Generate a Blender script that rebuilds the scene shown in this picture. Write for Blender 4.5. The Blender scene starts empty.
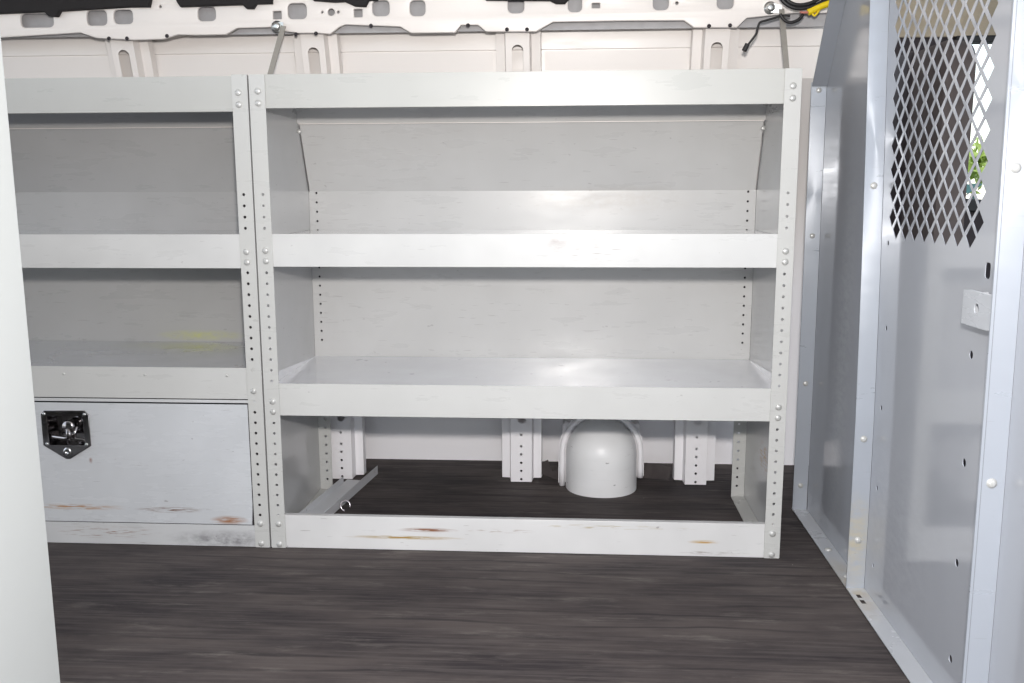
import bpy, bmesh, math, random
from mathutils import Vector, Matrix
random.seed(7)
D = bpy.data
COL = bpy.context.scene.collection
sc = bpy.context.scene
PI = math.pi

# ------------------------------------------------------------------ camera
F = 921.37
CAM = Vector((0.7827, -2.2668, 0.9411))
YAW, PITCH, ROLL = -0.0637, -0.1676, -0.0035
fwd = Vector((math.sin(YAW)*math.cos(PITCH), math.cos(YAW)*math.cos(PITCH), math.sin(PITCH)))
rt = Vector((math.cos(YAW), -math.sin(YAW), 0)); up = rt.cross(fwd)
rt2 = rt*math.cos(ROLL) + up*math.sin(ROLL); up2 = -rt*math.sin(ROLL) + up*math.cos(ROLL)
def at(u, v, ax, val):
    d = fwd + rt2*((u-512)/F) + up2*((341.5-v)/F)
    return CAM + d*((val-CAM[ax])/d[ax])
cd = D.cameras.new('camera'); cam = D.objects.new('camera', cd); COL.objects.link(cam)
cd.sensor_width = 36; cd.lens = F/1024*36; cd.clip_start = 0.02
M4 = Matrix((rt2, up2, -fwd)).transposed().to_4x4(); M4.translation = CAM
cam.matrix_world = M4
sc.camera = cam

# ------------------------------------------------------------------ materials
def newmat(name):
    m = D.materials.new(name); m.use_nodes = True
    nt = m.node_tree
    return m, nt, nt.nodes['Principled BSDF']
def nd(nt, t, **kw):
    n = nt.nodes.new(t)
    for k, v in kw.items():
        if k in n.inputs: n.inputs[k].default_value = v
        else: setattr(n, k, v)
    return n
def coords(nt, scale=(1, 1, 1), kind='Object'):
    tc = nd(nt, 'ShaderNodeNewGeometry')
    mp = nd(nt, 'ShaderNodeMapping'); mp.inputs['Scale'].default_value = scale
    nt.links.new(tc.outputs['Position'], mp.inputs['Vector'])
    return mp.outputs['Vector']
def noise(nt, scale_v, scale=1.0, detail=4, rough=.55):
    n = nd(nt, 'ShaderNodeTexNoise'); n.inputs['Scale'].default_value = scale
    n.inputs['Detail'].default_value = detail; n.inputs['Roughness'].default_value = rough
    nt.links.new(coords(nt, scale_v), n.inputs['Vector'])
    return n.outputs['Fac']
def ramp(nt, src, a, b, lo=0.0, hi=1.0):
    r = nd(nt, 'ShaderNodeMapRange'); r.inputs['From Min'].default_value = a; r.inputs['From Max'].default_value = b
    r.inputs['To Min'].default_value = lo; r.inputs['To Max'].default_value = hi
    nt.links.new(src, r.inputs['Value']); return r.outputs['Result']
def mix(nt, fac, a, b):
    m = nd(nt, 'ShaderNodeMix', data_type='RGBA')
    for s, i in ((fac, 0), (a, 6), (b, 7)):
        if hasattr(s, 'links'): nt.links.new(s, m.inputs[i])
        else: m.inputs[i].default_value = s if i == 0 else (*s, 1)
    return m.outputs[2]
def math_(nt, op, a, b):
    m = nd(nt, 'ShaderNodeMath', operation=op)
    for i, s in enumerate((a, b)):
        if hasattr(s, 'links'): nt.links.new(s, m.inputs[i])
        else: m.inputs[i].default_value = s
    return m.outputs[0]
def blotch(nt, centre, radius):
    """soft elliptical patch in the place where the paint is worn"""
    g = nd(nt, 'ShaderNodeNewGeometry')
    s = nd(nt, 'ShaderNodeVectorMath', operation='SUBTRACT'); nt.links.new(g.outputs['Position'], s.inputs[0]); s.inputs[1].default_value = centre
    q = nd(nt, 'ShaderNodeVectorMath', operation='DIVIDE'); nt.links.new(s.outputs[0], q.inputs[0]); q.inputs[1].default_value = radius
    l = nd(nt, 'ShaderNodeVectorMath', operation='LENGTH'); nt.links.new(q.outputs[0], l.inputs[0])
    return ramp(nt, l.outputs['Value'], 1.0, 0.2)
def paint(name, col, rough=.3, spec=.5, wear=0.3, specks=True, tone=None, rust=(), scuff=(), coat=0, smudge=(.55, .55, .57)):
    m, nt, b = newmat(name)
    lo = tuple(c*(1-.10*wear) for c in col)
    c = mix(nt, ramp(nt, noise(nt, (3, 3, 3), 1.5, 3), .35, .65), lo, col)
    # faint horizontal rubbing
    st = ramp(nt, noise(nt, (5, 5, 90), 1.0, 5, .65), .60, .72)
    c = mix(nt, math_(nt, 'MULTIPLY', st, .15*wear), c, smudge)
    if specks:
        sp = ramp(nt, noise(nt, (38, 38, 60), 1.0, 2, .5), .735, .77)
        c = mix(nt, math_(nt, 'MULTIPLY', sp, .55*wear), c, (.16, .14, .14))
        sl = noise(nt, (16, 16, 260), 1.0, 2, .4)
        c = mix(nt, math_(nt, 'MULTIPLY', ramp(nt, sl, .72, .75), .5*wear), c, (.2, .17, .17))
    for (ce, ra, colr, th) in rust:
        s1 = ramp(nt, noise(nt, (22, 22, 420), 1.0, 3, .5), th, th+.08)
        c = mix(nt, math_(nt, 'MULTIPLY', s1, blotch(nt, ce, ra)), c, colr)
    for (ce, ra, colr, k) in scuff:
        n1 = ramp(nt, noise(nt, (30, 30, 60), 1.0, 5, .7), .30, .62)
        c = mix(nt, math_(nt, 'MULTIPLY', math_(nt, 'MULTIPLY', n1, k), blotch(nt, ce, ra)), c, colr)
    nt.links.new(c, b.inputs['Base Color'])
    r = ramp(nt, noise(nt, (6, 6, 30), 1.0, 5, .6), .3, .7, rough*.8, rough*1.25)
    nt.links.new(r, b.inputs['Roughness'])
    b.inputs['Specular IOR Level'].default_value = spec
    if coat:
        b.inputs['Coat Weight'].default_value = coat; b.inputs['Coat Roughness'].default_value = .08
    bp = nd(nt, 'ShaderNodeBump'); bp.inputs['Strength'].default_value = .05; bp.inputs['Distance'].default_value = .002
    nt.links.new(noise(nt, (1, 1, 1), 7, 3), bp.inputs['Height']); nt.links.new(bp.outputs['Normal'], b.inputs['Normal'])
    return m
def simple(name, col, rough=.5, metal=0, spec=.5, emit=None, es=0):
    m, nt, b = newmat(name)
    n = noise(nt, (1, 1, 1), 40, 3)
    nt.links.new(mix(nt, ramp(nt, n, .3, .7), tuple(c*.88 for c in col), col), b.inputs['Base Color'])
    b.inputs['Roughness'].default_value = rough; b.inputs['Metallic'].default_value = metal
    b.inputs['Specular IOR Level'].default_value = spec
    return m
RUST = (.30, .12, .035)
M = {}
G = (.555, .555, .54)
M['paint'] = paint('grey_shelf_paint', G, .30, .5, .55)
M['lip'] = paint('worn_shelf_paint', (.60, .60, .59), .30, .5, .9, rust=[((.83, 0, .787), (.10, .05, .04), (.28, .23, .22), .60)],
                 scuff=[((.75, 0, .80), (.03, .03, .02), (.33, .28, .27), .8)])
M['rail'] = paint('rusted_rail_paint', (.66, .655, .65), .32, .5, 1.0, rust=[((*at(428, 530, 1, 0)[:2], at(428, 530, 1, 0).z), (.085, .05, .007), (.22, .08, .03), .40), (tuple(at(405, 537.5, 1, 0)), (.17, .05, .006), (.36, .24, .07), .40), (tuple(at(500, 531, 1, 0)), (.10, .05, .006), (.25, .15, .1), .52), (tuple(at(612, 527, 1, 0)), (.25, .05, .008), (.40, .33, .2), .55),
                 (tuple(at(704, 542, 1, 0)), (.045, .05, .006), (.45, .28, .08), .38), (tuple(at(712, 553, 1, 0)), (.10, .05, .006), (.2, .15, .12), .52)])
M['toplip'] = paint('top_rail_paint', (.475, .475, .452), .30, .5, .5)
M['post'] = paint('post_paint', (.52, .52, .503), .30, .5, .35)
M['back'] = paint('back_panel_paint', (.55, .545, .535), .30, .5, .6, scuff=[((.9, .474, .90), (.3, .1, .05), (.42, .38, .34), .45)])
M['backL'] = paint('shaded_back_panel_paint', (.46, .455, .45), .30, .5, .6, scuff=[((-.35, .4, .49), (.16, .2, .02), (.55, .56, .12), .8)])  # back panel paint darkened, weaker flash on this unit put into the colour
M['tray'] = paint('tray_paint', (.74, .75, .79), .2, .8, .8, coat=1)  # lightened base colour also carries the back panel's reflection
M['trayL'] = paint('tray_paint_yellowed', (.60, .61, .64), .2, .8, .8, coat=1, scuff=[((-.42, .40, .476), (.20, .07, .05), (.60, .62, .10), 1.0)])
M['door'] = paint('locker_door_paint', (.58, .595, .615), .26, .5, .9, rust=[((-.11, 0, .074), (.055, .05, .014), RUST, .40), ((-.27, 0, .100), (.10, .05, .010), (.16, .08, .05), .47), ((-.52, 0, .103), (.15, .05, .010), (.40, .22, .10), .46)],
                  scuff=[((-.474, 0, .232), (.006, .02, .010), (.2, .05, .02), 1.0)])
M['base'] = paint('kick_rail_paint', (.58, .585, .59), .30, .5, .9, rust=[((-.45, 0, .035), (.16, .05, .02), (.22, .10, .06), .55)],
                  scuff=[((-.12, 0, .02), (.18, .05, .03), (.16, .15, .16), .8)])
M['side'] = paint('side_panel_paint', (.54, .54, .54), .16, .5, .5, rust=[((1.316, .2, .2), (.05, .12, .05), (.40, .25, .10), .5)])
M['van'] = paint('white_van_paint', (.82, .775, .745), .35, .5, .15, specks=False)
M['vanlow'] = paint('white_van_paint_lit', (.93, .91, .93), .32, .5, .3, specks=False)  # brighter copy of the van paint, stronger flash low down is in the colour
M['housing'] = paint('chipped_housing_paint', (.88, .88, .885), .35, .5, 1.0)
M['near'] = paint('near_panel_paint', (.68, .70, .685), .45, .3, .15, specks=False)
M['part'] = paint('glossy_partition_paint', (.40, .415, .45), .10, .9, .35, specks=False, smudge=(.5, .5, .53),
                  scuff=[((1.477, .10, .5), (.05, .10, .6), (.62, .64, .66), .35), ((1.477, -.35, .2), (.05, .25, .25), (.52, .53, .57), .4)])
M['ppost'] = paint('partition_post_paint', (.42, .45, .50), .32, .9, .3, scuff=[((1.45, -.17, .12), (.05, .05, .13), (.60, .50, .28), .6)])
M['ppostd'] = paint('dark_post_paint', (.24, .255, .285), .35, .5, .3, specks=False)
for k_ in ('ppost',):
    nt_ = M[k_].node_tree; b_ = nt_.nodes['Principled BSDF']; b_.inputs['Anisotropic'].default_value = .85; b_.inputs['Metallic'].default_value = .2
    tg = nt_.nodes.new('ShaderNodeTangent'); tg.direction_type = 'RADIAL'; tg.axis = 'Z'; nt_.links.new(tg.outputs[0], b_.inputs['Tangent'])
M['flange'] = paint('floor_flange_paint', (.52, .54, .57), .28, .6, .8, scuff=[((1.45, -.17, 0), (.05, .2, .02), (.45, .35, .18), .7)])
M['galv'] = simple('zinc_plated_steel', (.72, .73, .72), .28, 1)
M['strap'] = simple('dull_galvanised_strap', (.36, .34, .31), .5, .3)
M['boltw'] = simple('painted_bolt', (.60, .60, .58), .28, .25)
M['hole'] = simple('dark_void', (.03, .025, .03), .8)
M['foam'] = simple('black_foam', (.014, .012, .013), .85)
M['cable'] = simple('black_cable', (.012, .011, .012), .45)
M['tape'] = simple('yellow_tape', (.85, .62, .01), .45)
M['red'] = simple('pink_wire', (.55, .20, .16), .5)
M['chrome'] = simple('dark_chrome', (.42, .40, .40), .10, 1)
M['chan'] = paint('loose_channel_paint', (.62, .63, .65), .35, .5, .9)
M['seat'] = simple('grey_brown_cloth', (.105, .085, .08), .85)
M['dark'] = simple('dark_trim', (.035, .026, .030), .7)
M['tan'] = simple('tan_headliner', (.46, .39, .29), .8)
M['frame'] = simple('black_rubber', (.01, .01, .012), .5)
M['ground'] = simple('asphalt', (.35, .35, .34), .9)
M['leaf'] = simple('leaf_green', (.50, .62, .14), .6)
M['leafd'] = simple('leaf_teal', (.05, .16, .15), .6)
M['ceil'] = paint('roof_paint', (.75, .73, .70), .5, .3, .1, specks=False)
M['rim'] = simple('pinkish_steel', (.85, .78, .82), .2, .6)
def glassm():
    m, nt, b = newmat('window_glass')
    b.inputs['Base Color'].default_value = (.95, 1, .98, 1); b.inputs['Roughness'].default_value = 0
    b.inputs['Transmission Weight'].default_value = 1; b.inputs['IOR'].default_value = 1.05
    return m
M['glass'] = glassm()
def floorm():
    m, nt, b = newmat('streaked_rubber_mat')
    base = mix(nt, ramp(nt, noise(nt, (1.5, 5, 1), 1.3, 6, .65), .38, .62), (.038, .032, .034), (.092, .077, .073))
    s1 = ramp(nt, noise(nt, (2.6, 95, 1), 1.0, 6, .7), .47, .66)
    base = mix(nt, math_(nt, 'MULTIPLY', s1, .50), base, (.135, .118, .112))
    # wavy dark grain lines
    w = nd(nt, 'ShaderNodeTexWave', wave_type='BANDS', bands_direction='Y'); w.inputs['Scale'].default_value = 5.6
    w.inputs['Distortion'].default_value = 5.5; w.inputs['Detail'].default_value = 3; w.inputs['Detail Scale'].default_value = .9
    nt.links.new(coords(nt, (.30, 1.0, 1)), w.inputs['Vector'])
    wl = ramp(nt, w.outputs['Fac'], .10, 0.0)
    wl = math_(nt, 'MULTIPLY', wl, ramp(nt, noise(nt, (2.2, 7, 1), 1.0, 3), .45, .60))
    base = mix(nt, math_(nt, 'MULTIPLY', wl, .75), base, (.034, .029, .031))
    s2 = ramp(nt, noise(nt, (4, 24, 1), 1.0, 6, .72), .56, .76)
    base = mix(nt, math_(nt, 'MULTIPLY', s2, .5), base, (.27, .245, .22))
    d = ramp(nt, noise(nt, (50, 60, 1), 1.0, 2), .775, .80)
    base = mix(nt, math_(nt, 'MULTIPLY', d, .6), base, (.40, .38, .35))
    nt.links.new(base, b.inputs['Base Color'])
    b.inputs['Roughness'].default_value = .7; b.inputs['Specular IOR Level'].default_value = .22
    bp = nd(nt, 'ShaderNodeBump'); bp.inputs['Strength'].default_value = .35; bp.inputs['Distance'].default_value = .004
    nt.links.new(noise(nt, (2, 70, 1), 1.0, 5), bp.inputs['Height']); nt.links.new(bp.outputs['Normal'], b.inputs['Normal'])
    return m
M['mat'] = floorm()
def lit_below(m, zc, col):
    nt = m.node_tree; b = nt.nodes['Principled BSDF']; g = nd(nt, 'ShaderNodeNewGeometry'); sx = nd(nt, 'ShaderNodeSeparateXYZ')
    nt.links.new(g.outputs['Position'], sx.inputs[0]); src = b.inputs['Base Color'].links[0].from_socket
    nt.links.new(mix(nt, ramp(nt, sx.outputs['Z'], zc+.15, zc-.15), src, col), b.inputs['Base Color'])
lit_below(M['van'], .75, (.93, .91, .93))  # flash falloff put into the colour: paler, cooler paint towards the floor
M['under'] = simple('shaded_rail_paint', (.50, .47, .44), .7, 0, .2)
M['recess'] = simple('grey_recess', (.42, .41, .42), .6)

# ------------------------------------------------------------------ mesh tools
def box(bm, x0, x1, y0, y1, z0, z1, bev=0):
    vs = [bm.verts.new((x, y, z)) for x in (x0, x1) for y in (y0, y1) for z in (z0, z1)]
    fs = [(0, 1, 3, 2), (4, 6, 7, 5), (0, 4, 5, 1), (2, 3, 7, 6), (0, 2, 6, 4), (1, 5, 7, 3)]
    fc = [bm.faces.new([vs[i] for i in f]) for f in fs]
    bmesh.ops.recalc_face_normals(bm, faces=fc)
    if bev:
        es = list({e for f in fc for e in f.edges})
        bmesh.ops.bevel(bm, geom=es, offset=bev, segments=2, affect='EDGES', profile=.5)
def hexa(bm, pts):
    """8 points: 4 of one end, 4 of the other in the same order"""
    vs = [bm.verts.new(p) for p in pts]
    fs = [(0, 1, 2, 3), (7, 6, 5, 4), (0, 4, 5, 1), (1, 5, 6, 2), (2, 6, 7, 3), (3, 7, 4, 0)]
    fc = [bm.faces.new([vs[i] for i in f]) for f in fs]
    bmesh.ops.recalc_face_normals(bm, faces=fc)
def tube(bm, pts, r, n=8, caps=True):
    pts = [Vector(p) for p in pts]; rings = []
    nrm = None
    for i, p in enumerate(pts):
        t = (pts[min(i+1, len(pts)-1)] - pts[max(i-1, 0)]).normalized()
        if nrm is None: nrm = t.orthogonal().normalized()
        nrm = (nrm - t*nrm.dot(t)).normalized(); bn = t.cross(nrm)
        rr = r[i] if isinstance(r, (list, tuple)) else r
        rings.append([bm.verts.new(p + (nrm*math.cos(2*PI*k/n) + bn*math.sin(2*PI*k/n))*rr) for k in range(n)])
    for a, b in zip(rings, rings[1:]):
        for k in range(n):
            f = bm.faces.new((a[k], a[(k+1) % n], b[(k+1) % n], b[k])); f.smooth = True
    if caps:
        bm.faces.new(rings[0][::-1]); bm.faces.new(rings[-1])
def smoothline(pts, per=6):
    pts = [Vector(p) for p in pts]; out = []
    for i in range(len(pts)-1):
        p0 = pts[max(i-1, 0)]; p1 = pts[i]; p2 = pts[i+1]; p3 = pts[min(i+2, len(pts)-1)]
        for k in range(per):
            t = k/per
            out.append(.5*((2*p1) + (p2-p0)*t + (2*p0-5*p1+4*p2-p3)*t*t + (3*p1-p0-3*p2+p3)*t**3))
    out.append(pts[-1]); return out
def lathe(bm, origin, axis, prof, n=12):
    """prof: (radius, distance along axis)"""
    origin = Vector(origin); axis = Vector(axis).normalized(); a = axis.orthogonal().normalized(); b = axis.cross(a)
    rings = []
    for (r, h) in prof:
        if r < 1e-6: rings.append([bm.verts.new(origin+axis*h)])
        else: rings.append([bm.verts.new(origin+axis*h+(a*math.cos(2*PI*k/n)+b*math.sin(2*PI*k/n))*r) for k in range(n)])
    for p, q in zip(rings, rings[1:]):
        for k in range(n):
            if len(p) == 1 and len(q) == 1: continue
            if len(p) == 1: f = bm.faces.new((p[0], q[k], q[(k+1) % n]))
            elif len(q) == 1: f = bm.faces.new((p[k], p[(k+1) % n], q[0]))
            else: f = bm.faces.new((p[k], p[(k+1) % n], q[(k+1) % n], q[k]))
            f.smooth = True
def circle(cx, cy, r, n=12, ry=None):
    return [(cx+r*math.cos(2*PI*k/n), cy+(ry or r)*math.sin(2*PI*k/n)) for k in range(n)]
def rrect(x0, x1, y0, y1, r, n=4):
    out = []
    for (cx, cy, a0) in ((x1-r, y1-r, 0), (x0+r, y1-r, PI/2), (x0+r, y0+r, PI), (x1-r, y0+r, 1.5*PI)):
        for k in range(n+1):
            a = a0+PI/2*k/n; out.append((cx+r*math.cos(a), cy+r*math.sin(a)))
    return out
def plate(loops, thick, fn, bevel=0):
    """flat sheet with holes: loops in (u, v), first the outline; fn maps (u, v, w) to a point, w in -thick/2..thick/2"""
    cu = D.curves.new('tmp', 'CURVE'); cu.dimensions = '2D'; cu.fill_mode = 'BOTH'
    cu.extrude = max(thick/2-bevel, 0); cu.bevel_depth = bevel; cu.bevel_resolution = 1
    if bevel: cu.offset = -bevel
    for lp in loops:
        s = cu.splines.new('POLY'); s.points.add(len(lp)-1); s.use_cyclic_u = True
        for p, q in zip(s.points, lp): p.co = (q[0], q[1], 0, 1)
    ob = D.objects.new('tmp', cu); COL.objects.link(ob)
    dg = bpy.context.evaluated_depsgraph_get(); dg.update()
    me = D.meshes.new_from_object(ob.evaluated_get(dg))
    bm = bmesh.new(); bm.from_mesh(me)
    for v in bm.verts: v.co = fn(*v.co)
    bmesh.ops.remove_doubles(bm, verts=bm.verts, dist=1e-6)
    bmesh.ops.recalc_face_normals(bm, faces=bm.faces)
    D.objects.remove(ob); D.curves.remove(cu); D.meshes.remove(me)
    return bm
def join(bm, other):
    me = D.meshes.new('t'); other.to_mesh(me); other.free(); bm.from_mesh(me); D.meshes.remove(me); return bm
XZ = lambda y: (lambda u, v, w: Vector((u, y+w, v)))
YZ = lambda x: (lambda u, v, w: Vector((x+w, u, v)))

def obj(name, bm, mat, parent=None, smooth=None):
    me = D.meshes.new(name); bm.to_mesh(me); bm.free()
    o = D.objects.new(name, me); COL.objects.link(o)
    me.materials.append(M[mat] if isinstance(mat, str) else mat)
    if smooth is not None:
        for p in me.polygons: p.use_smooth = True
        md = None
        try:
            me.set_sharp_from_angle(angle=math.radians(smooth))
        except Exception: pass
    if parent:
        o.parent = parent
        o.matrix_parent_inverse = parent.matrix_basis.inverted()
        if parent.parent: o.matrix_parent_inverse = (parent.parent.matrix_basis @ parent.matrix_parent_inverse @ parent.matrix_basis).inverted()
    return o
def thing(name, label, cat, loc=(0, 0, 0), group=None):
    o = D.objects.new(name, None); COL.objects.link(o); o.location = loc; o.empty_display_size = .05
    o['label'] = label; o['category'] = cat
    if group: o['group'] = group
    bpy.context.view_layer.update()
    return o
def tag(o, label, cat, group=None):
    o['label'] = label; o['category'] = cat
    if group: o['group'] = group
    return o
def struct(name, bm, mat, parent=None, smooth=None):
    o = obj(name, bm, mat, parent, smooth)
    if not parent: o['kind'] = 'structure'
    return o
B = bmesh.new

# bolt head prototype mesh (axis -Y)
def bolt_mesh(r=.0066, h=.0036):
    bm = B(); lathe(bm, (0, 0, 0), (0, -1, 0), [(r*1.25, -.0006), (r*1.25, .0010), (r, .0012), (r*.95, h*.6), (r*.7, h*.9), (0, h)], 12)
    me = D.meshes.new('bolt'); bm.to_mesh(me); bm.free(); me.materials.append(M['boltw']); return me
BOLT = bolt_mesh()
def bolt(loc, parent, axis='-Y', s=1, mesh=None):
    o = D.objects.new('bolt', mesh or BOLT); COL.objects.link(o)
    m = Matrix.Translation(loc)
    if axis == '-X': m = m @ Matrix.Rotation(-PI/2, 4, 'Z')
    if axis == '+Z': m = m @ Matrix.Rotation(-PI/2, 4, 'X')
    if axis == '+Y': m = m @ Matrix.Rotation(PI, 4, 'Z')
    m = m @ Matrix.Rotation(random.random()*2, 4, 'Y') @ Matrix.Scale(s, 4)
    o.parent = parent; o.matrix_basis = Matrix.Translation(-Vector(parent.location)) @ m
    return o

# ------------------------------------------------------------------ shelving
KZ = .926                                       # height where the back starts to lean forward
def backY(z, d=.474):
    return d if z <= KZ else d + (.355-d)*(z-KZ)/(1.209-KZ)
H = 1.209
PITCHZ = .0277
def hole_rows(z0, z1, skip=()):
    out = []; z = .9215
    while z > z0:
        if z < z1 and not any(a < z < b for a, b in skip): out.append(z)
        z -= PITCHZ
    return out
def tray(name, x0, x1, ztop, zbot, parent, mats, zs=None, d=None, sidelip=None, drop=0):
    """pan with front, back and side lips"""
    zs = ztop-.0015 if zs is None else zs
    yb = backY(zbot)-.004 if d is None else d
    ybt = min(yb, backY(ztop)-.004)
    t = .0018
    bm = B(); hexa(bm, [(x0, .003, zs-t), (x1, .003, zs-t), (x1, ybt, zs-t), (x0, ybt, zs-t), (x0, .003, zs), (x1, .003, zs), (x1, ybt, zs), (x0, ybt, zs)])
    s = obj(name, bm, mats[1], parent)
    bm = B(); box(bm, x0, x1, -.0005, .0025, zbot, ztop, .0006); box(bm, x0, x1, .0025, .014, zbot, zbot+.0015)
    obj('front_lip', bm, mats[0], s)
    yl = yb + (-.004 if drop else 0)
    bm = B(); hexa(bm, [(x0, yl-t, zbot-drop), (x1, yl-t, zbot-drop), (x1, ybt-t, zs), (x0, ybt-t, zs), (x0, yl, zbot-drop), (x1, yl, zbot-drop), (x1, ybt, zs), (x0, ybt, zs)])
    obj('back_lip', bm, mats[1], s)
    if drop:
        bm = B(); box(bm, x0+.004, x1-.004, yl-t-.006, yl-t, zbot-drop-.0025, zbot-drop, .0005); obj('lit_lip_hem', bm, 'van', s)  # white paint gives the hem its flash highlight
    for xa in (x0, x1-t):
        bm = B(); zz = zs if sidelip is None else sidelip
        hexa(bm, [(xa, .003, zbot), (xa, yb, zbot), (xa, ybt, zs), (xa, .003, zz), (xa+t, .003, zbot), (xa+t, yb, zbot), (xa+t, ybt, zs), (xa+t, .003, zz)])
        obj('side_lip', bm, mats[1], s)
    return s

U = thing('shelving_unit', 'wide open grey metal shelving unit bolted beside the mesh partition', 'shelving', (0.66, 0, 0))
W = 1.32
skip = [(.742, .826), (.358, .444), (-1, .088)]
def side_profile():
    return [(0, .0), (.474, .0), (.474, KZ), (.355, H), (0, H)]
for xa, xb in ((.001, .003), (W-.003, W-.001)):
    bm = plate([side_profile()], .0018, YZ((xa+xb)/2)); obj('side_panel', bm, 'side', U)
for s in (0, 1):
    x0, x1 = (0.0005, .040) if s == 0 else (W-.040, W-.0005)
    xc = .0225 if s == 0 else W-.0205
    loops = [rrect(x0, x1, 0.001, H, .002, 1)] + [circle(xc, z, .0036, 10) for z in hole_rows(.09, .93, skip)]
    obj('front_post', plate(loops, .0024, XZ(-.003), .0004), 'post', U)
    # rear post flange
    xb0, xb1 = (.0035, .042) if s == 0 else (W-.042, W-.0035)
    xh = .026 if s == 0 else W-.026
    loops = [[(xb0, .001), (xb1, .001), (xb1, KZ-.001), (xb0, KZ-.001)]] + [circle(xh, z, .0036, 10) for z in hole_rows(.02, .93, [(.36, .43)])]
    obj('rear_post', plate(loops, .0018, XZ(.4715)), 'post', U)
    for z in (1.169, 1.141, .783, .757, .397, .370, .067, .011):
        bolt((xc, -.0045, z), U)
    bolt((xh, .469, .405), U); bolt((xh, .469, .383), U)
    # floor flange of the side panel
    fx0, fx1 = (.0035, .043) if s == 0 else (W-.043, W-.0035)
    bm = B(); box(bm, fx0, fx1, .003, .469, .0008, .0030); obj('floor_flange', bm, 'post', U)
    if s: bolt((W-.027, .25, .003), U, '+Z', 1.3)
tray('top_shelf', .0035, W-.0035, H, 1.129, U, ('toplip', 'back'), H-.003, drop=.012)
tray('middle_shelf', .0035, W-.0035, .8243, .7427, U, ('lip', 'tray'), .812)
tray('lower_shelf', .0035, W-.0035, .4433, .3594, U, ('paint', 'tray'), .428, sidelip=.462)
bm = B(); box(bm, .004, W-.004, -.0005, .0025, .001, .0905, .0008); box(bm, .03, W-.03, .0025, .016, .089, .0905)
obj('kick_rail', bm, 'rail', U)
# back panel with rows of holes at both ends, kinked forward at the top
hz = hole_rows(.46, .93)
loops = [[(.0035, .40), (W-.0035, .40), (W-.0035, KZ), (.0035, KZ)]] + [circle(x, z, .0036, 10) for x in (.026, W-.026) for z in hz]
bm = plate(loops, .0014, XZ(.4695))
a = .5
def leanfn(u, v, w):
    y = .4695 + (.3505-.4695)*(v-KZ)/(H-KZ); return Vector((u, y+w, v))
join(bm, plate([[(.0065, KZ), (W-.0065, KZ), (W-.0065, H-.004), (.0065, H-.004)]], .0014, leanfn))
obj('back_panel', bm, 'back', U)
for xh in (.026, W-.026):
    bm = B(); box(bm, xh-.012, xh+.012, .4745, .4755, .45, .925); obj('hole_shade_strip', bm, 'hole', U)  # added black strip, paints the dark gap seen through the back holes
for x in (.010, W-.010):
    bolt((x, .372, 1.095), U, '-Y', .8)
    bolt((x+(.004 if x < .5 else -.004), .340, 1.155), U, '-Y', .8)

# ---- second unit with the locker door
V = thing('shelving_unit', 'grey metal shelving unit with latched locker door, left of the open one', 'shelving', (-.68, 0, 0))
X0, X1 = -1.40, -.003
for xa in (X0+.002, X1-.002):
    obj('side_panel', plate([side_profile()], .0018, YZ(xa)), 'side', V)
for s in (0, 1):
    x0, x1 = (X0+.0005, X0+.040) if s == 0 else (X1-.0395, X1-.0005)
    xc = X0+.0225 if s == 0 else X1-.0230
    hs = hole_rows(.09, .93, [(.742, .826), (.41, .475)])
    loops = [rrect(x0, x1, .001, H, .002, 1)] + [circle(xc, z, .0038, 10) for z in hs]
    obj('front_post', plate(loops, .0024, XZ(-.003), .0004), 'post', V)
    bm = B(); box(bm, x0+.001, x1-.001, .012, .014, .03, KZ)
    box(bm, x1-.0025 if s == 0 else x0+.0005, x1-.0005 if s == 0 else x0+.0025, .0032, .014, .03, KZ)
    obj('post_shade_strip', bm, 'hole', V)  # added black channel behind the post so its holes read as shade
    for z in (1.166, 1.138, .780, .754, .424, .067, .012): bolt((xc, -.0045, z), V)
xl, xr = X0+.0045, X1-.0045
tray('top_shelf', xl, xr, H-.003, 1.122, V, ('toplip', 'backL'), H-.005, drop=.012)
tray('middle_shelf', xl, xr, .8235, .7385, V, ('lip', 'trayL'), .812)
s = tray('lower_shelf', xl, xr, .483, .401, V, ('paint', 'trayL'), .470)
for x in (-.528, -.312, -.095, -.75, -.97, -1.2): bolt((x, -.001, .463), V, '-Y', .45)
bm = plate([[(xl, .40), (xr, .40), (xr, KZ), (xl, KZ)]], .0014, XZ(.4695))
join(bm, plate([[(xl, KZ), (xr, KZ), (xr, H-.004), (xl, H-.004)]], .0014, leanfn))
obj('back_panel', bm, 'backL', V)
bm = B(); box(bm, xl, xr, -.0005, .0025, .3905, .3985, .0006); obj('upper_door_trim', bm, 'base', V)
bm = B(); box(bm, X1-.052, X1-.0405, .0035, .006, .06, .39); obj('door_jamb', bm, 'hole', V)
bm = B(); box(bm, xl, xr, -.0015, .0015, .001, .060, .0008); obj('kick_rail', bm, 'base', V)
bm = B(); box(bm, xl, xr, .460, .462, .002, .40); obj('locker_back', bm, 'hole', V)
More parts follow.
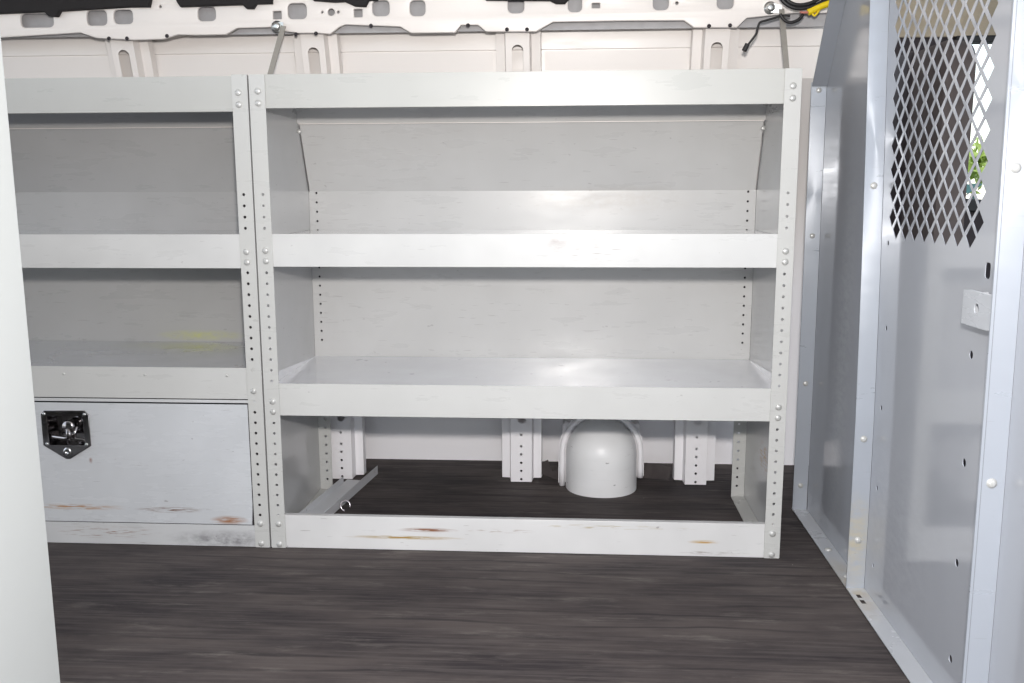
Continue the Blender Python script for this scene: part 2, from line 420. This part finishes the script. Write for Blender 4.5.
# door with latch cut-out
lx0, lx1 = -.597, -.468
dr = plate([[(xl+.04, .0625), (X1-.0460, .0625), (X1-.0425, .12), (X1-.0425, .387), (xl+.04, .387)],
            rrect(lx0+.012, lx1-.012, .268, .356, .006, 3)], .0022, XZ(-.0015), .0004)
door = obj('locker_door', dr, 'door', V)
cut = [(lx0, .272), (lx0, .356), (lx0+.010, .367), (lx1-.010, .367), (lx1, .356), (lx1, .272), ((lx0+lx1)/2+.006, .236), ((lx0+lx1)/2-.006, .236)]
lt = obj('latch', plate([cut, rrect(lx0+.016, lx1-.016, .273, .352, .004, 3)], .004, XZ(-.0050), .0012), 'chrome', door)
bm = B(); a0, a1, b0, b1, dp = lx0+.015, lx1-.015, .272, .353, .030
def quad(bm, *p): return bm.faces.new([bm.verts.new(q) for q in p])
i = .008
quad(bm, (a0+i, dp, b0+i), (a1-i, dp, b0+i), (a1-i, dp, b1-i), (a0+i, dp, b1-i))
quad(bm, (a0, -.004, b0), (a1, -.004, b0), (a1-i, dp, b0+i), (a0+i, dp, b0+i))
quad(bm, (a0, -.004, b1), (a1, -.004, b1), (a1-i, dp, b1-i), (a0+i, dp, b1-i))
quad(bm, (a0, -.004, b0), (a0+i, dp, b0+i), (a0+i, dp, b1-i), (a0, -.004, b1))
quad(bm, (a1, -.004, b0), (a1-i, dp, b0+i), (a1-i, dp, b1-i), (a1, -.004, b1))
bmesh.ops.recalc_face_normals(bm, faces=bm.faces)
obj('latch_dish', bm, 'chrome', lt)
cx = (a0+a1)/2+.006
bm = B()
lathe(bm, (cx, .028, .322), (0, -1, 0), [(.017, 0), (.017, .006), (.012, .012), (.011, .022), (.018, .026), (.019, .032), (.014, .037), (0, .039)], 16)
tube(bm, smoothline([(a0+.006, .004, .294), (cx-.025, -.001, .292), (cx, -.004, .291), (cx+.02, -.001, .288), (a1-.004, .004, .285)]), .0055, 8)
tube(bm, [(cx, -.004, .318), (cx+.002, -.006, .300), (cx+.003, -.004, .290)], [.008, .009, .007], 8)
tube(bm, [(cx+.022, .012, .330), (cx+.014, -.002, .305), (cx+.012, -.003, .293)], [.005, .006, .006], 8)
obj('handle', bm, 'chrome', lt)
bm = B(); lathe(bm, ((lx0+lx1)/2, -.006, .256), (0, -1, 0), [(.0115, -.001), (.0115, .0015), (.009, .004), (.004, .0048), (.0035, .003), (0, .003)], 16)
obj('lock_cylinder', bm, 'galv', lt)
for px, pz in ((lx0+.010, .357), (lx1-.010, .357), (lx0+.011, .276), (lx1-.011, .276)):
    bm = B(); lathe(bm, (px, -.0068, pz), (0, -1, 0), [(.0048, -.001), (.0045, .001), (.003, .0024), (0, .003)], 10); obj('rivet', bm, 'galv', lt)

# ------------------------------------------------------------------ loose channel and ring under the lowest shelf
ch = thing('metal_channel', 'loose grey steel channel lying slanted on the mat under the lowest shelf', 'channel', (.06, .4, 0))
p0 = Vector((.078, .09, 0)); p1 = Vector((.150, .630, 0))
dirv = (p1-p0).normalized(); nr = Vector((dirv.y, -dirv.x, 0))      # to the right
wd, hh, t = .066, .028, .002
def pr(a, b, c): return p0 + dirv*a + nr*b + Vector((0, 0, c))
Lc = (p1-p0).length
def bar(bm, a0, a1, b0, b1, c0, c1):
    hexa(bm, [pr(a0, b0, c0), pr(a0, b1, c0), pr(a0, b1, c1), pr(a0, b0, c1), pr(a1, b0, c0), pr(a1, b1, c0), pr(a1, b1, c1), pr(a1, b0, c1)])
bm = B(); bar(bm, 0, Lc-.10, -wd, -.001, .010, .012); obj('web', bm, 'chan', ch)
lp = [(0, .003), (Lc, .003), (Lc, .003+hh), (0, .003+hh)]
obj('flange', plate([lp, circle(Lc-.022, .016, .0045, 10)], .002, lambda u, v, w: pr(u, 0.001+w, v)), 'chan', ch)
bm = B(); bar(bm, 0, Lc-.13, -wd-.002, -wd, .003, .003+hh); obj('flange', bm, 'chan', ch)
bm = B(); c = Vector((.128, .285, .016)); tube(bm, [c+Vector((math.cos(q)*.014, .004*math.sin(q), math.sin(q)*.014)) for q in [2*PI*k/20*.78-.3 for k in range(21)]], .0022, 6)
tag(obj('wire_ring', bm, 'rim'), 'small shiny open metal ring on the mat beside the loose channel', 'ring')

# ------------------------------------------------------------------ van body
FX0, FX1 = -1.9, 1.477
# floor mat, edge turned up against the wall
bm = B(); prof = [(-1.35, 0), (.60, 0), (.645, .002), (.69, .006), (.722, .008), (.745, .011), (.766, .013)]
for k in range(len(prof)-1):
    (ya, za), (yb, zb) = prof[k], prof[k+1]
    quad(bm, (FX0, ya, za), (1.60, ya, za), (1.60, yb, zb), (FX0, yb, zb))
quad(bm, (FX0, -1.35, 0), (1.60, -1.35, 0), (1.60, -1.35, -.03), (FX0, -1.35, -.03))
bmesh.ops.remove_doubles(bm, verts=bm.verts, dist=1e-5); bmesh.ops.recalc_face_normals(bm, faces=bm.faces)
struct('floor', bm, 'mat', smooth=40)
# outer skin of the far wall
skin = [(.765, -.03), (.770, .10), (.772, .70), (.735, .90), (.655, 1.08), (.495, 1.24), (.485, 1.325), (.481, 1.327), (.478, 1.36), (.47, 1.60), (.44, 1.80)]
bm = B()
for k in range(len(skin)-1):
    (ya, za), (yb, zb) = skin[k], skin[k+1]
    quad(bm, (FX0, ya, za), (1.60, ya, za), (1.60, yb, zb), (FX0, yb, zb))
bmesh.ops.remove_doubles(bm, verts=bm.verts, dist=1e-5); bmesh.ops.recalc_face_normals(bm, faces=bm.faces)
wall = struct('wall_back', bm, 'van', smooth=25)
# pressed panels between the ribs
ribx = [-1.09, -.508, .048, .630, 1.183]
bm = B()
for xa, xb in zip(ribx, ribx[1:]):
    xa += .075; xb -= .075
    for (u0, u1, v0, v1) in ((xa, xb, 1.262, 1.268), ):
        pass
    hexa(bm, [(xa, .500, 1.225), (xb, .500, 1.225), (xb, .4815, 1.322), (xa, .4815, 1.322), (xa, .52, 1.225), (xb, .52, 1.225), (xb, .50, 1.322), (xa, .50, 1.322)])
obj('pressed_panel', bm, 'van', wall)
# ribs
rp = [(.570, .004), (.570, .80), (.535, 1.00), (.448, 1.20), (.400, 1.38)]
def rib(xc, low_holes=True, lowmat='vanlow'):
    bm = B(); hw = .0335
    acc = 0
    for k in range(len(rp)-1):
        (ya, za), (yb, zb) = rp[k], rp[k+1]; L = math.hypot(yb-ya, zb-za)
        uy, uz = (yb-ya)/L, (zb-za)/L
        loops = [[(xc-hw, 0), (xc+hw, 0), (xc+hw, L), (xc-hw, L)]]
        if k == 0:
            loops += [circle(xc, z, .0042, 8) for z in [at(521, vv, 1, .57).z for vv in (436, 447.5, 455.5, 464, 472, 480.3)]]
            loops += [circle(xc+.002, at(521, 421, 1, .57).z, .0125, 14)]
        if k == 3: loops += [rrect(xc-.016, xc+.016, .035, .135, .0158, 5)]
        join(bm, plate(loops, .0016, lambda u, v, w: Vector((u, ya+uy*v-uz*w, za+uz*v+uy*w))))
        zc = .004 if k == 0 else 0
        dp = .030
        da = db = .03
        for sg in (-1, 1):
            xs = xc+sg*hw
            quad(bm, (xs, ya, za), (xs, yb, zb), (xs+sg*.005, yb+db, zb), (xs+sg*.005, ya+da, za+zc))
            quad(bm, (xs+sg*.005, ya+da, za+zc), (xs+sg*.005, yb+db, zb), (xs+sg*.030, yb+db+.003, zb), (xs+sg*.030, ya+da+.003, za+zc))
            quad(bm, (xs+sg*.030, ya+da+.003, za+zc), (xs+sg*.030, yb+db+.003, zb), (xs+sg*.032, yb+db+.03, zb), (xs+sg*.032, ya+da+.03, za+zc))
    bmesh.ops.remove_doubles(bm, verts=bm.verts, dist=1e-5)
    return bm
for n, xc in enumerate(ribx): 
    r = struct('trim_%d' % (n+1), rib(xc), 'van')
# mat flaps cut around the ribs and the housing
def flap(pts):
    bm = B(); v = [bm.verts.new(p) for p in pts]; f = bm.faces.new(v)
    r = bmesh.ops.extrude_face_region(bm, geom=[f]); bmesh.ops.translate(bm, verts=[e for e in r['geom'] if isinstance(e, bmesh.types.BMVert)], vec=(0, .004, 0))
    bmesh.ops.recalc_face_normals(bm, faces=bm.faces); return bm
def fp(u, v, y): return at(u, v, 1, y)
fl = D.objects['floor']
obj('mat_flap', flap([fp(541, 474, .61), fp(541, 463, .61), fp(548, 460, .61), fp(552, 471, .61), fp(558, 470, .61), fp(560, 481, .61)]), 'mat', fl)
obj('mat_flap', flap([fp(643, 478, .61), fp(646, 463, .61), fp(671, 467, .61), fp(669, 480, .61)]), 'mat', fl)

# fuel filler housing
fh = thing('filler_housing', 'white domed housing bulging up behind the open bottom shelf', 'housing', (.886, .55, 0))
bm = B(); xc, r, z0, yb = .884, .112, .112, .56
rows = []
zz = [0.0, .03, .06, .09, z0] + [z0+r*math.sin(PI/2*k/9) for k in range(1, 10)]
for z in zz:
    f = 1.0 if z <= z0 else math.sqrt(max(0, 1-((z-z0)/r)**2))
    wx = r*f*(1.0-.02*(z/.2)); dp = .125*max(f, .0)
    row = []
    for k in range(25):
        a = PI*k/24
        row.append(bm.verts.new((xc-math.cos(a)*max(wx, .001), yb-(math.sin(a)**.8)*dp, z+.001)))
    rows.append(row)
for p, q in zip(rows, rows[1:]):
    for k in range(24): bm.faces.new((p[k], p[k+1], q[k+1], q[k])).smooth = True
bmesh.ops.recalc_face_normals(bm, faces=bm.faces)
obj('dome', bm, 'housing', fh)
# arch flange: swept rounded bead
arch = [(-1, 0.0), (-1, .06), (-1, z0)] + [(-math.cos(PI*k/16), z0+math.sin(PI*k/16)*r*1.12) for k in range(1, 16)] + [(1, z0), (1, .06), (1, .03)]
bm = B(); ra = r*1.10
pts = [Vector((xc+u*ra, yb-.005, v if v <= z0 else v)) for u, v in arch]
tube(bm, pts, .009, 10)
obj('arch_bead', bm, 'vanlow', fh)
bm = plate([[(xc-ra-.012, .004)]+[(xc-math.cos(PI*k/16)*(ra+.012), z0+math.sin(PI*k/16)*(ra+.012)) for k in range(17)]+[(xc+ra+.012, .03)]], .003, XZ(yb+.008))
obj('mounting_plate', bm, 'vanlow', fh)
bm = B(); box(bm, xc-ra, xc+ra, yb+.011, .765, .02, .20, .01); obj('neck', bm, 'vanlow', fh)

# upper rail with its cut-outs
RY = .36
edge = [(-90, 37), (0, 37.5), (80, 32.6), (96, 38), (136, 40), (164, 39), (178, 34.5), (193, 35), (226, 34.5), (237, 28), (276, 27), (284, 31), (299, 33), (320, 33), (330, 34), (339, 27), (345, 24.5), (400, 26.6), (411, 33),
        (455, 32.5), (461, 25), (478, 25), (486, 31.6), (536, 31.6), (553, 22), (620, 20.8), (684, 20.3), (694, 27.5), (737, 27.5), (747, 18), (794, 13), (900, 12)]
pz = lambda u, v: (lambda p: (p.x, p.z))(at(u, v, 1, RY))
outl = [pz(u, v) for u, v in edge]
outl = [(FX0, outl[0][1])] + outl
outl[-1] = (1.475, outl[-1][1])
outl += [(1.475, 1.60), (FX0, 1.60)]
def prr(u0, u1, v0, v1, r=.012):
    a = pz(u0, v1); b = pz(u1, v0); return rrect(a[0], b[0], a[1], b[1], r, 3)
rh = [(21, 52.5, 13, 27.5), (87, 106, 10, 25.5), (114, 132, 9.5, 24), (198, 215, 6.5, 21), (288, 306, 3, 19), (372.5, 389, 0, 16), (410, 425, 0, 16),
      (508, 524, -4, 13), (568, 582, -4, 12), (653, 669, -6, 10), (717, 734, -6, 9)]
sq = [(273, 281, 11, 19), (354, 362, 9, 17), (592, 600, 3, 8)]
ci = [(331, 12, .0095), (322, 12, .003), (338, 12, .0035), (160, 6.5, .0035), (677, 3, .004)]
loops = [outl] + [prr(*q) for q in rh] + [prr(*q, r=.002) for q in sq] + [circle(*pz(u, v), r_, 12) for u, v, r_ in ci]
rail = struct('trim_6', plate(loops, .012, lambda u, v, w: Vector((u, RY+.006+w, v)), .004), 'van', smooth=40)
# raised lip round each cut-out and the sheet behind
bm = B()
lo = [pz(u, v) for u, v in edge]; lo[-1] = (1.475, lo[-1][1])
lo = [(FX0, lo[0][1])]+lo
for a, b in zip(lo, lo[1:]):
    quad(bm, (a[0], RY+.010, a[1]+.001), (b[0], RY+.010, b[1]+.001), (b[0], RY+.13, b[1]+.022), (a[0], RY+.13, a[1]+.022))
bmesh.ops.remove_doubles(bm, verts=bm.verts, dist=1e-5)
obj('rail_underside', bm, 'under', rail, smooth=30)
bm = B(); box(bm, FX0, 1.475, RY+.034, RY+.036, 1.365, 1.60); obj('rail_backing', bm, 'recess', rail)
# weld flange dimples: dark oval holes on the underside near the ribs
bm = B()
for u, v in ((109, 38.5), (127, 38.5), (296, 34.3), (316, 33.5), (167, 36), (371, 25.8), (468, 25.4), (507, 29.5), (527, 29.5), (709, 26), (730, 25.5)):
    c = at(u, v, 1, RY-.001); lathe(bm, c, (0, -1, .0), [(.0055, 0), (.0055, .001), (0, .001)], 10)
obj('rail_hole', bm, 'hole', rail)
# black foam trim at the roof edge
def fpoly(pts, y, th=.02, mat='foam'):
    return plate([[(at(u, v, 1, y).x, at(u, v, 1, y).z) for u, v in pts]], th, XZ(y), .004)
tag(obj('foam_strip', fpoly([(-80, 18), (0, 14), (45, 12), (50, 16.5), (58, 17), (61, 11.5), (130, 7.3), (150, 7.3), (152, -2), (152, -25), (-80, -25)], .3485), 'foam'), 'thick black foam strip along the roof rail, upper left corner', 'foam strip')
tag(obj('foam_strip', fpoly([(176, -2), (178, 3), (181, 7.2), (243, 5), (247, 9), (254, 9), (257, 4.4), (272.5, 4), (274, -25), (176, -25)], .3485), 'foam'), 'short black foam strip left of the small square hole in the roof rail', 'foam strip')
tag(obj('foam_strip', fpoly([(312, -1), (314, 1), (335, 2.5), (345, 2), (355, 6.5), (366, 7), (369, 1), (378, .5), (380, -25), (312, -25)], .3485), 'foam'), 'black foam piece at the roof rail above the round hole', 'foam strip')
tag(obj('foam_strip', fpoly([(484, -2), (486, .6), (550, 1), (556, 4), (565, 4), (569, -.5), (570, -25), (484, -25)], .3485), 'foam'), 'black foam piece at the roof rail near the middle of the wall', 'foam strip')
# roof
bm = B(); box(bm, FX0, 3.2, -1.0, .6, 1.80, 1.82); struct('ceiling', bm, 'ceil')

# hold-down straps
def strap(ub, vb, yb, ut, vt, label, washer):
    t = thing('hold_down_strap', label, 'strap', at(ub, vb, 1, yb))
    pb = at(ub, vb, 1, yb); pt = at(ut, vt, 1, RY-.012); d_ = (pt-pb).normalized(); pb = pb-d_*.03
    s_ = d_.cross(Vector((0, 1, 0))).normalized()*.0072; n_ = s_.cross(d_).normalized()*.0015
    bm = B(); hexa(bm, [pb-s_-n_, pb+s_-n_, pb+s_+n_, pb-s_+n_, pt-s_-n_, pt+s_-n_, pt+s_+n_, pt-s_+n_]); obj('bar', bm, 'strap', t)
    c = at(*washer, 1, RY-.001)
    bm = B(); lathe(bm, c, (0, -1, 0), [(.017, -.002), (.017, .003), (.0115, .0032), (.0115, .012), (.009, .016), (.004, .017), (0, .0165)], 6 if 0 else 14); obj('bolt', bm, 'galv', t)
    bm = B(); q = c+Vector((0, -.006, 0)); w_ = (pt-q); 
    hexa(bm, [q+Vector((0, -.002, -.012)), q+Vector((0, -.002, .012)), pt+Vector((0, -.002, .010)), pt+Vector((0, -.002, -.012)), q+Vector((0, .001, -.012)), q+Vector((0, .001, .012)), pt+Vector((0, .001, .010)), pt+Vector((0, .001, -.012))])
    obj('bracket', bm, 'galv', t)
strap(270.5, 73, .30, 283.5, 26, 'slanting steel strap tying the open shelving to the roof rail, left end', (277.5, 27))
strap(786.5, 68, .30, 781.5, 9, 'near vertical steel strap beside the wiring, right end of the open shelving', (770, 8))

# wiring at the roof rail
wy = .30
wh = thing('wiring_harness', 'black cable bundle with yellow taped end hanging beside the slanted partition post', 'wiring', at(790, 10, 1, wy))
def cab(name, pts, r, mat, y=wy):
    bm = B(); tube(bm, smoothline([at(u, v, 1, y-(0.0 if len(q) == 0 else q[0])) for u, v, *q in pts]), r, 8); return obj(name, bm, mat, wh)
cab('cable', [(778, -12), (781, -2), (788, 5), (798, 8.5), (812, 6.5), (824, 1), (836, -8)], .0055, 'cable')
cab('cable', [(782, -12), (785, -3), (791, 3), (800, 5), (812, 2.5), (826, -6)], .005, 'cable')
cab('cable', [(808, 12.5), (816, 8.5), (824, 5), (838, 1)], .009, 'tape')
cab('tape_tail', [(812, 13), (815, 15.5), (820, 9)], .003, 'tape')
cab('pink_wire', [(800, 12), (804, 12.5), (809, 12)], .003, 'red')
cab('lead', [(803, 14.5), (798, 20), (790, 22.5), (784, 19.5), (780, 14)], .0042, 'cable')
cab('lead', [(790, 16), (783, 15.5), (776, 17.5), (766, 20.5), (760, 22.5), (757.5, 28), (756, 34), (751, 41), (747, 46)], .0030, 'cable')
cab('connector', [(747.5, 44), (744, 51)], .0065, 'cable')

# ------------------------------------------------------------------ partition with mesh window
P = thing('partition', 'glossy grey steel partition with diamond mesh window, right side of the cargo area', 'partition', (1.477, -.3, 0))
PX = 1.477
def pwall(y0, y1, z0, z1): return [(y0, z0), (y1, z0), (y1, z1), (y0, z1)]
# main sheet behind the shelf: between the two rear posts
rear = [(-.108, .002), (.352, .002), (.40, 1.21), (.352, 1.25), (.27, 1.40), (.16, 1.62), (-.108, 1.62)]
obj('rear_panel', plate([rear], .002, YZ(PX+.0012)), 'part', P)
# door sheet with perforations
py, pzz = .0530, .0508
loops = [pwall(-.765, -.110, .002, 1.62)]
z = .828; row = 0
ha, hb = .0220, .0213
while z + .03 < 1.58:
    n = 8 if row % 2 == 0 else 9
    for k in range(n):
        yc = -.237 - k*py + (0 if row % 2 == 0 else py/2)
        yc += (z-.828)*(.105-.009*k)
        zc = z + hb - .004 + .0008*k
        loops.append([(yc-ha, zc), (yc, zc-hb), (yc+ha, zc), (yc, zc+hb)])
    z += pzz/2; row += 1
for (y, z, r) in ((-.191, .814, .006), (-.214, .629, .006), (-.215, .449, .006), (-.221, .265, .006), (-.228, .083, .005), (-.648, .649, .0075), (-.655, .457, .0075), (-.658, .272, .0075), (-.664, .090, .0075)):
    loops.append(circle(y, z, r, 12))
loops.append(rrect(-.695, -.675, .785, .812, .006, 3))
obj('mesh_panel', plate(loops, .0016, YZ(PX+.001)), 'part', P)
# sheet nearer the viewer
obj('front_panel', plate([pwall(-1.9, -.790, .002, 1.62)], .002, YZ(PX+.001)), 'part', P)
# posts
def lean(y, z):
    """the partition posts lean back a little towards the roof"""
    k = .075 if -.5 < y < .2 else .022
    return y + k*max(0, z-.30)*min(1, .4+z/2)
def post(name, y, z0, z1, mat, t=.003, x0=1.436):
    bm = B(); n = 8
    for q in range(n):
        za = z0+(z1-z0)*q/n; zb = z0+(z1-z0)*(q+1)/n; ya = lean(y, za); yb = lean(y, zb)
        hexa(bm, [(x0, ya-t, za), (PX-.0005, ya-t, za), (PX-.0005, ya, za), (x0, ya, za), (x0, yb-t, zb), (PX-.0005, yb-t, zb), (PX-.0005, yb, zb), (x0, yb, zb)])
    bmesh.ops.remove_doubles(bm, verts=bm.verts, dist=1e-5)
    seen = {}
    for f in list(bm.faces):
        key = tuple(sorted(v.index if v.index >= 0 else id(v) for v in f.verts)); c_ = tuple(round(x, 5) for x in f.calc_center_median())
        seen.setdefault(c_, []).append(f)
    for fs in seen.values():
        if len(fs) > 1: bmesh.ops.delete(bm, geom=fs, context='FACES_ONLY')
    return obj(name, bm, mat, P)
post('post', -.176, .004, 1.62, 'ppost')
post('post', .360, .004, 1.216, 'ppost')
bm = B(); hexa(bm, [(1.436, .369, 1.205), (PX-.0005, .369, 1.205), (PX-.0005, .372, 1.207), (1.436, .372, 1.207),
                    (1.436, .240, 1.395), (PX-.0005, .240, 1.395), (PX-.0005, .243, 1.397), (1.436, .243, 1.397)])
hexa(bm, [(1.436, .240, 1.395), (PX-.0005, .240, 1.395), (PX-.0005, .243, 1.397), (1.436, .243, 1.397),
          (1.436, .07, 1.60), (PX-.0005, .07, 1.60), (PX-.0005, .073, 1.602), (1.436, .073, 1.602)])
obj('slanted_post', bm, 'ppostd', P)
post('post', -.808, .004, 1.62, 'ppost', .0035)
bm = B(); box(bm, 1.452, PX-.0005, -.786, -.782, .004, 1.62, .0008); box(bm, 1.462, PX-.0005, -.772, -.769, .004, 1.62, .0008)
obj('door_edge', bm, 'ppost', P)
# floor flange
loops = [[(1.436, -1.9), (PX, -1.9), (PX, .369), (1.436, .369)], [(1.447, -.262), (1.458, -.262), (1.458, -.240), (1.447, -.240)], [(1.447, -.232), (1.458, -.232), (1.458, -.212), (1.447, -.212)]]
obj('floor_flange', plate(loops, .0025, lambda u, v, w: Vector((u, v, .0035+w))), 'flange', P)
for z in (.938, .366, .123): bolt((1.456, lean(-.1795, z), z), P, '-Y', .95)
for z in (.365,): pass
for z in (1.195, .80, .38, .077): bolt((1.456, lean(.3565, z), z), P, '-Y', .9)
for z in (.965, .47, -.1): 
    if z > 0: bolt((1.456, lean(-.8118, z), z), P, '-Y', 1.0)
bolt((1.456, .05, .006), P, '+Z', 1.1); bolt((1.456, -.115, .006), P, '+Z', 1.0)
# latch tab on the door edge
obj('latch_tab', plate([[(-.668, .707), (-.668, .766), (-.70, .768), (-.782, .768), (-.782, .712), (-.765, .709)], circle(-.722, .739, .0085, 14)], .003, YZ(1.449), .0008), 'flange', P)
bm = B(); box(bm, 1.4505, PX-.002, -.700, -.697, .712, .764); box(bm, 1.4505, 1.470, -.782, -.779, .712, .768); obj('tab_web', bm, 'flange', P)
bm = B(); box(bm, 1.440, 1.447, -.8035, -.8015, .730, .760, .0003); obj('slot', bm, 'hole', P)
bm = B(); n = 8
for q in range(n):
    za = .004+1.616*q/n; zb = .004+1.616*(q+1)/n; ya = lean(-.8118, za); yb = lean(-.8118, zb)
    quad(bm, (1.4400, ya, za), (1.4412, ya, za), (1.4412, yb, zb), (1.4400, yb, zb))
bmesh.ops.remove_doubles(bm, verts=bm.verts, dist=1e-5); obj('seam', bm, 'ppostd', P)

# ------------------------------------------------------------------ cab beyond the partition
CX0 = PX+.12
# window in the driver side
wz = [(1.960, .90), (2.60, .86), (2.60, 1.365), (1.99, 1.365)]
out = [(CX0-.1, -.02), (3.1, -.02), (3.1, .80), (CX0-.1, .80)]
bm = plate([[(1.605, -.02), (3.1, -.02), (3.1, 1.39), (1.605, 1.39)], wz], .02, XZ(.76))
struct('wall_cab', bm, 'dark')
bm = plate([[(1.605, 1.385), (3.1, 1.385), (3.1, 1.80), (1.605, 1.80)]], .02, XZ(.742)); 
cabt = struct('trim_7', bm, 'tan')
bm = plate([[(1.93, .86), (2.65, .82), (2.65, 1.388), (1.95, 1.388)], wz], .03, XZ(.745), .006)
wn = struct('window_1', bm, 'frame')
obj('pane', plate([wz], .004, XZ(.762)), 'glass', wn)
bm = B(); box(bm, 1.62, 3.1, -1.0, .76, -.04, -.02); struct('floor_cab', bm, 'dark')
# seat
st = thing('van_seat', 'grey brown cloth driver seat half seen through the mesh', 'seat', (1.95, .25, -.02))
obj('backrest', plate([rrect(.155, .60, .35, 1.30, .07, 6)], .09, YZ(1.745), .03), 'seat', st, 40)
obj('side_bolster', plate([rrect(.36, .615, .36, 1.30, .06, 6)], .05, YZ(1.715), .02), 'dark', st, 40)
bm = B(); box(bm, 1.84, 2.30, .0, .46, .25, .42, .05); obj('cushion', bm, 'seat', st, 40)
bm = B(); box(bm, 1.84, 2.25, .05, .41, -.019, .25, .02); obj('pedestal', bm, 'dark', st)
# dark bulkhead trim beside the seat
# shrub outside the window
sh = thing('shrub', 'yellow green and teal shrub outside the far cab window', 'shrub', (2.9, 2.6, -.6))
def leaves(n, c, s, ls):
    bm = B()
    for k in range(n):
        p = Vector((random.gauss(c[0], s[0]), random.gauss(c[1], s[1]), random.gauss(c[2], s[2])))
        u = Vector((random.uniform(-1, 1), random.uniform(-1, 1), random.uniform(-1, 1))).normalized(); v = u.orthogonal().normalized()
        bm.faces.new([bm.verts.new(p+q) for q in (u*ls, v*ls*.5, -u*ls, -v*ls*.5)])
    return bm
pc = at(976, 165, 1, 2.6); obj('foliage', leaves(140, (pc.x+.03, 2.6, pc.z), (.05, .1, .055), .045), 'leaf', sh)
pc = at(985, 205, 1, 2.6); obj('lower_foliage', leaves(1200, (pc.x, 2.6, pc.z-.25), (.35, .2, .14), .07), 'leafd', sh)
bm = B(); tube(bm, [(pc.x, 2.6, -.6), (pc.x+.02, 2.6, 0), (pc.x, 2.6, .65)], [.04, .03, .015]); obj('stem', bm, 'dark', sh)

# ------------------------------------------------------------------ near shelving end panel at the left edge
N = thing('shelving_unit', 'near shelving unit whose pale smooth end panel fills the left edge', 'shelving', (-.156, -.95, 0))
NX = -.156
obj('end_panel', plate([[(-1.55, .001), (-.743, .001), (-.743, 1.30), (-1.55, 1.30)]], .003, YZ(NX-.0015), .0012), 'near', N)
for z in (.06, .45, .85, 1.28):
    bm = B(); box(bm, -1.2, NX-.004, -1.2, -.746, z-.05, z, .001); obj('shelf', bm, 'paint', N)
bm = B(); box(bm, -1.2, NX-.004, -1.203, -1.2, .01, 1.30); obj('back_panel', bm, 'paint', N)
bm = B(); box(bm, -1.203, -1.2, -1.2, -.746, .001, 1.30); obj('end_panel', bm, 'paint', N)

# ground outside
bm = B(); quad(bm, (-30, -30, -.6), (30, -30, -.6), (30, 30, -.6), (-30, 30, -.6)); struct('ground', bm, 'ground')

# ------------------------------------------------------------------ light
w = D.worlds.new('World'); sc.world = w; w.use_nodes = True
bg = w.node_tree.nodes['Background']
sky = w.node_tree.nodes.new('ShaderNodeTexSky'); sky.sky_type = 'NISHITA'; sky.sun_disc = False; sky.sun_elevation = math.radians(50)
mx = w.node_tree.nodes.new('ShaderNodeMix'); mx.data_type = 'RGBA'; mx.inputs[0].default_value = .9
w.node_tree.links.new(sky.outputs[0], mx.inputs[6]); mx.inputs[7].default_value = (.955, .97, 1.0, 1)
w.node_tree.links.new(mx.outputs[2], bg.inputs['Color'])
bg.inputs['Strength'].default_value = 1.05
def area(name, loc, target, size, power, col, shape='SQUARE', sy=None):
    l = D.lights.new(name, 'AREA'); l.energy = power; l.size = size; l.color = col; l.shape = shape
    if sy: l.shape = 'RECTANGLE'; l.size_y = sy
    o = D.objects.new(name, l); COL.objects.link(o); o.location = loc
    o.rotation_euler = (Vector(target)-Vector(loc)).to_track_quat('-Z', 'Y').to_euler()
    return o
area('flash', (.80, -2.25, 1.135), (.66, .4, .85), .08, 37, (1, .955, .915), 'DISK')

vs = sc.view_settings; vs.view_transform = 'Standard'; vs.look = 'None'; vs.exposure = .27; vs.gamma = 1
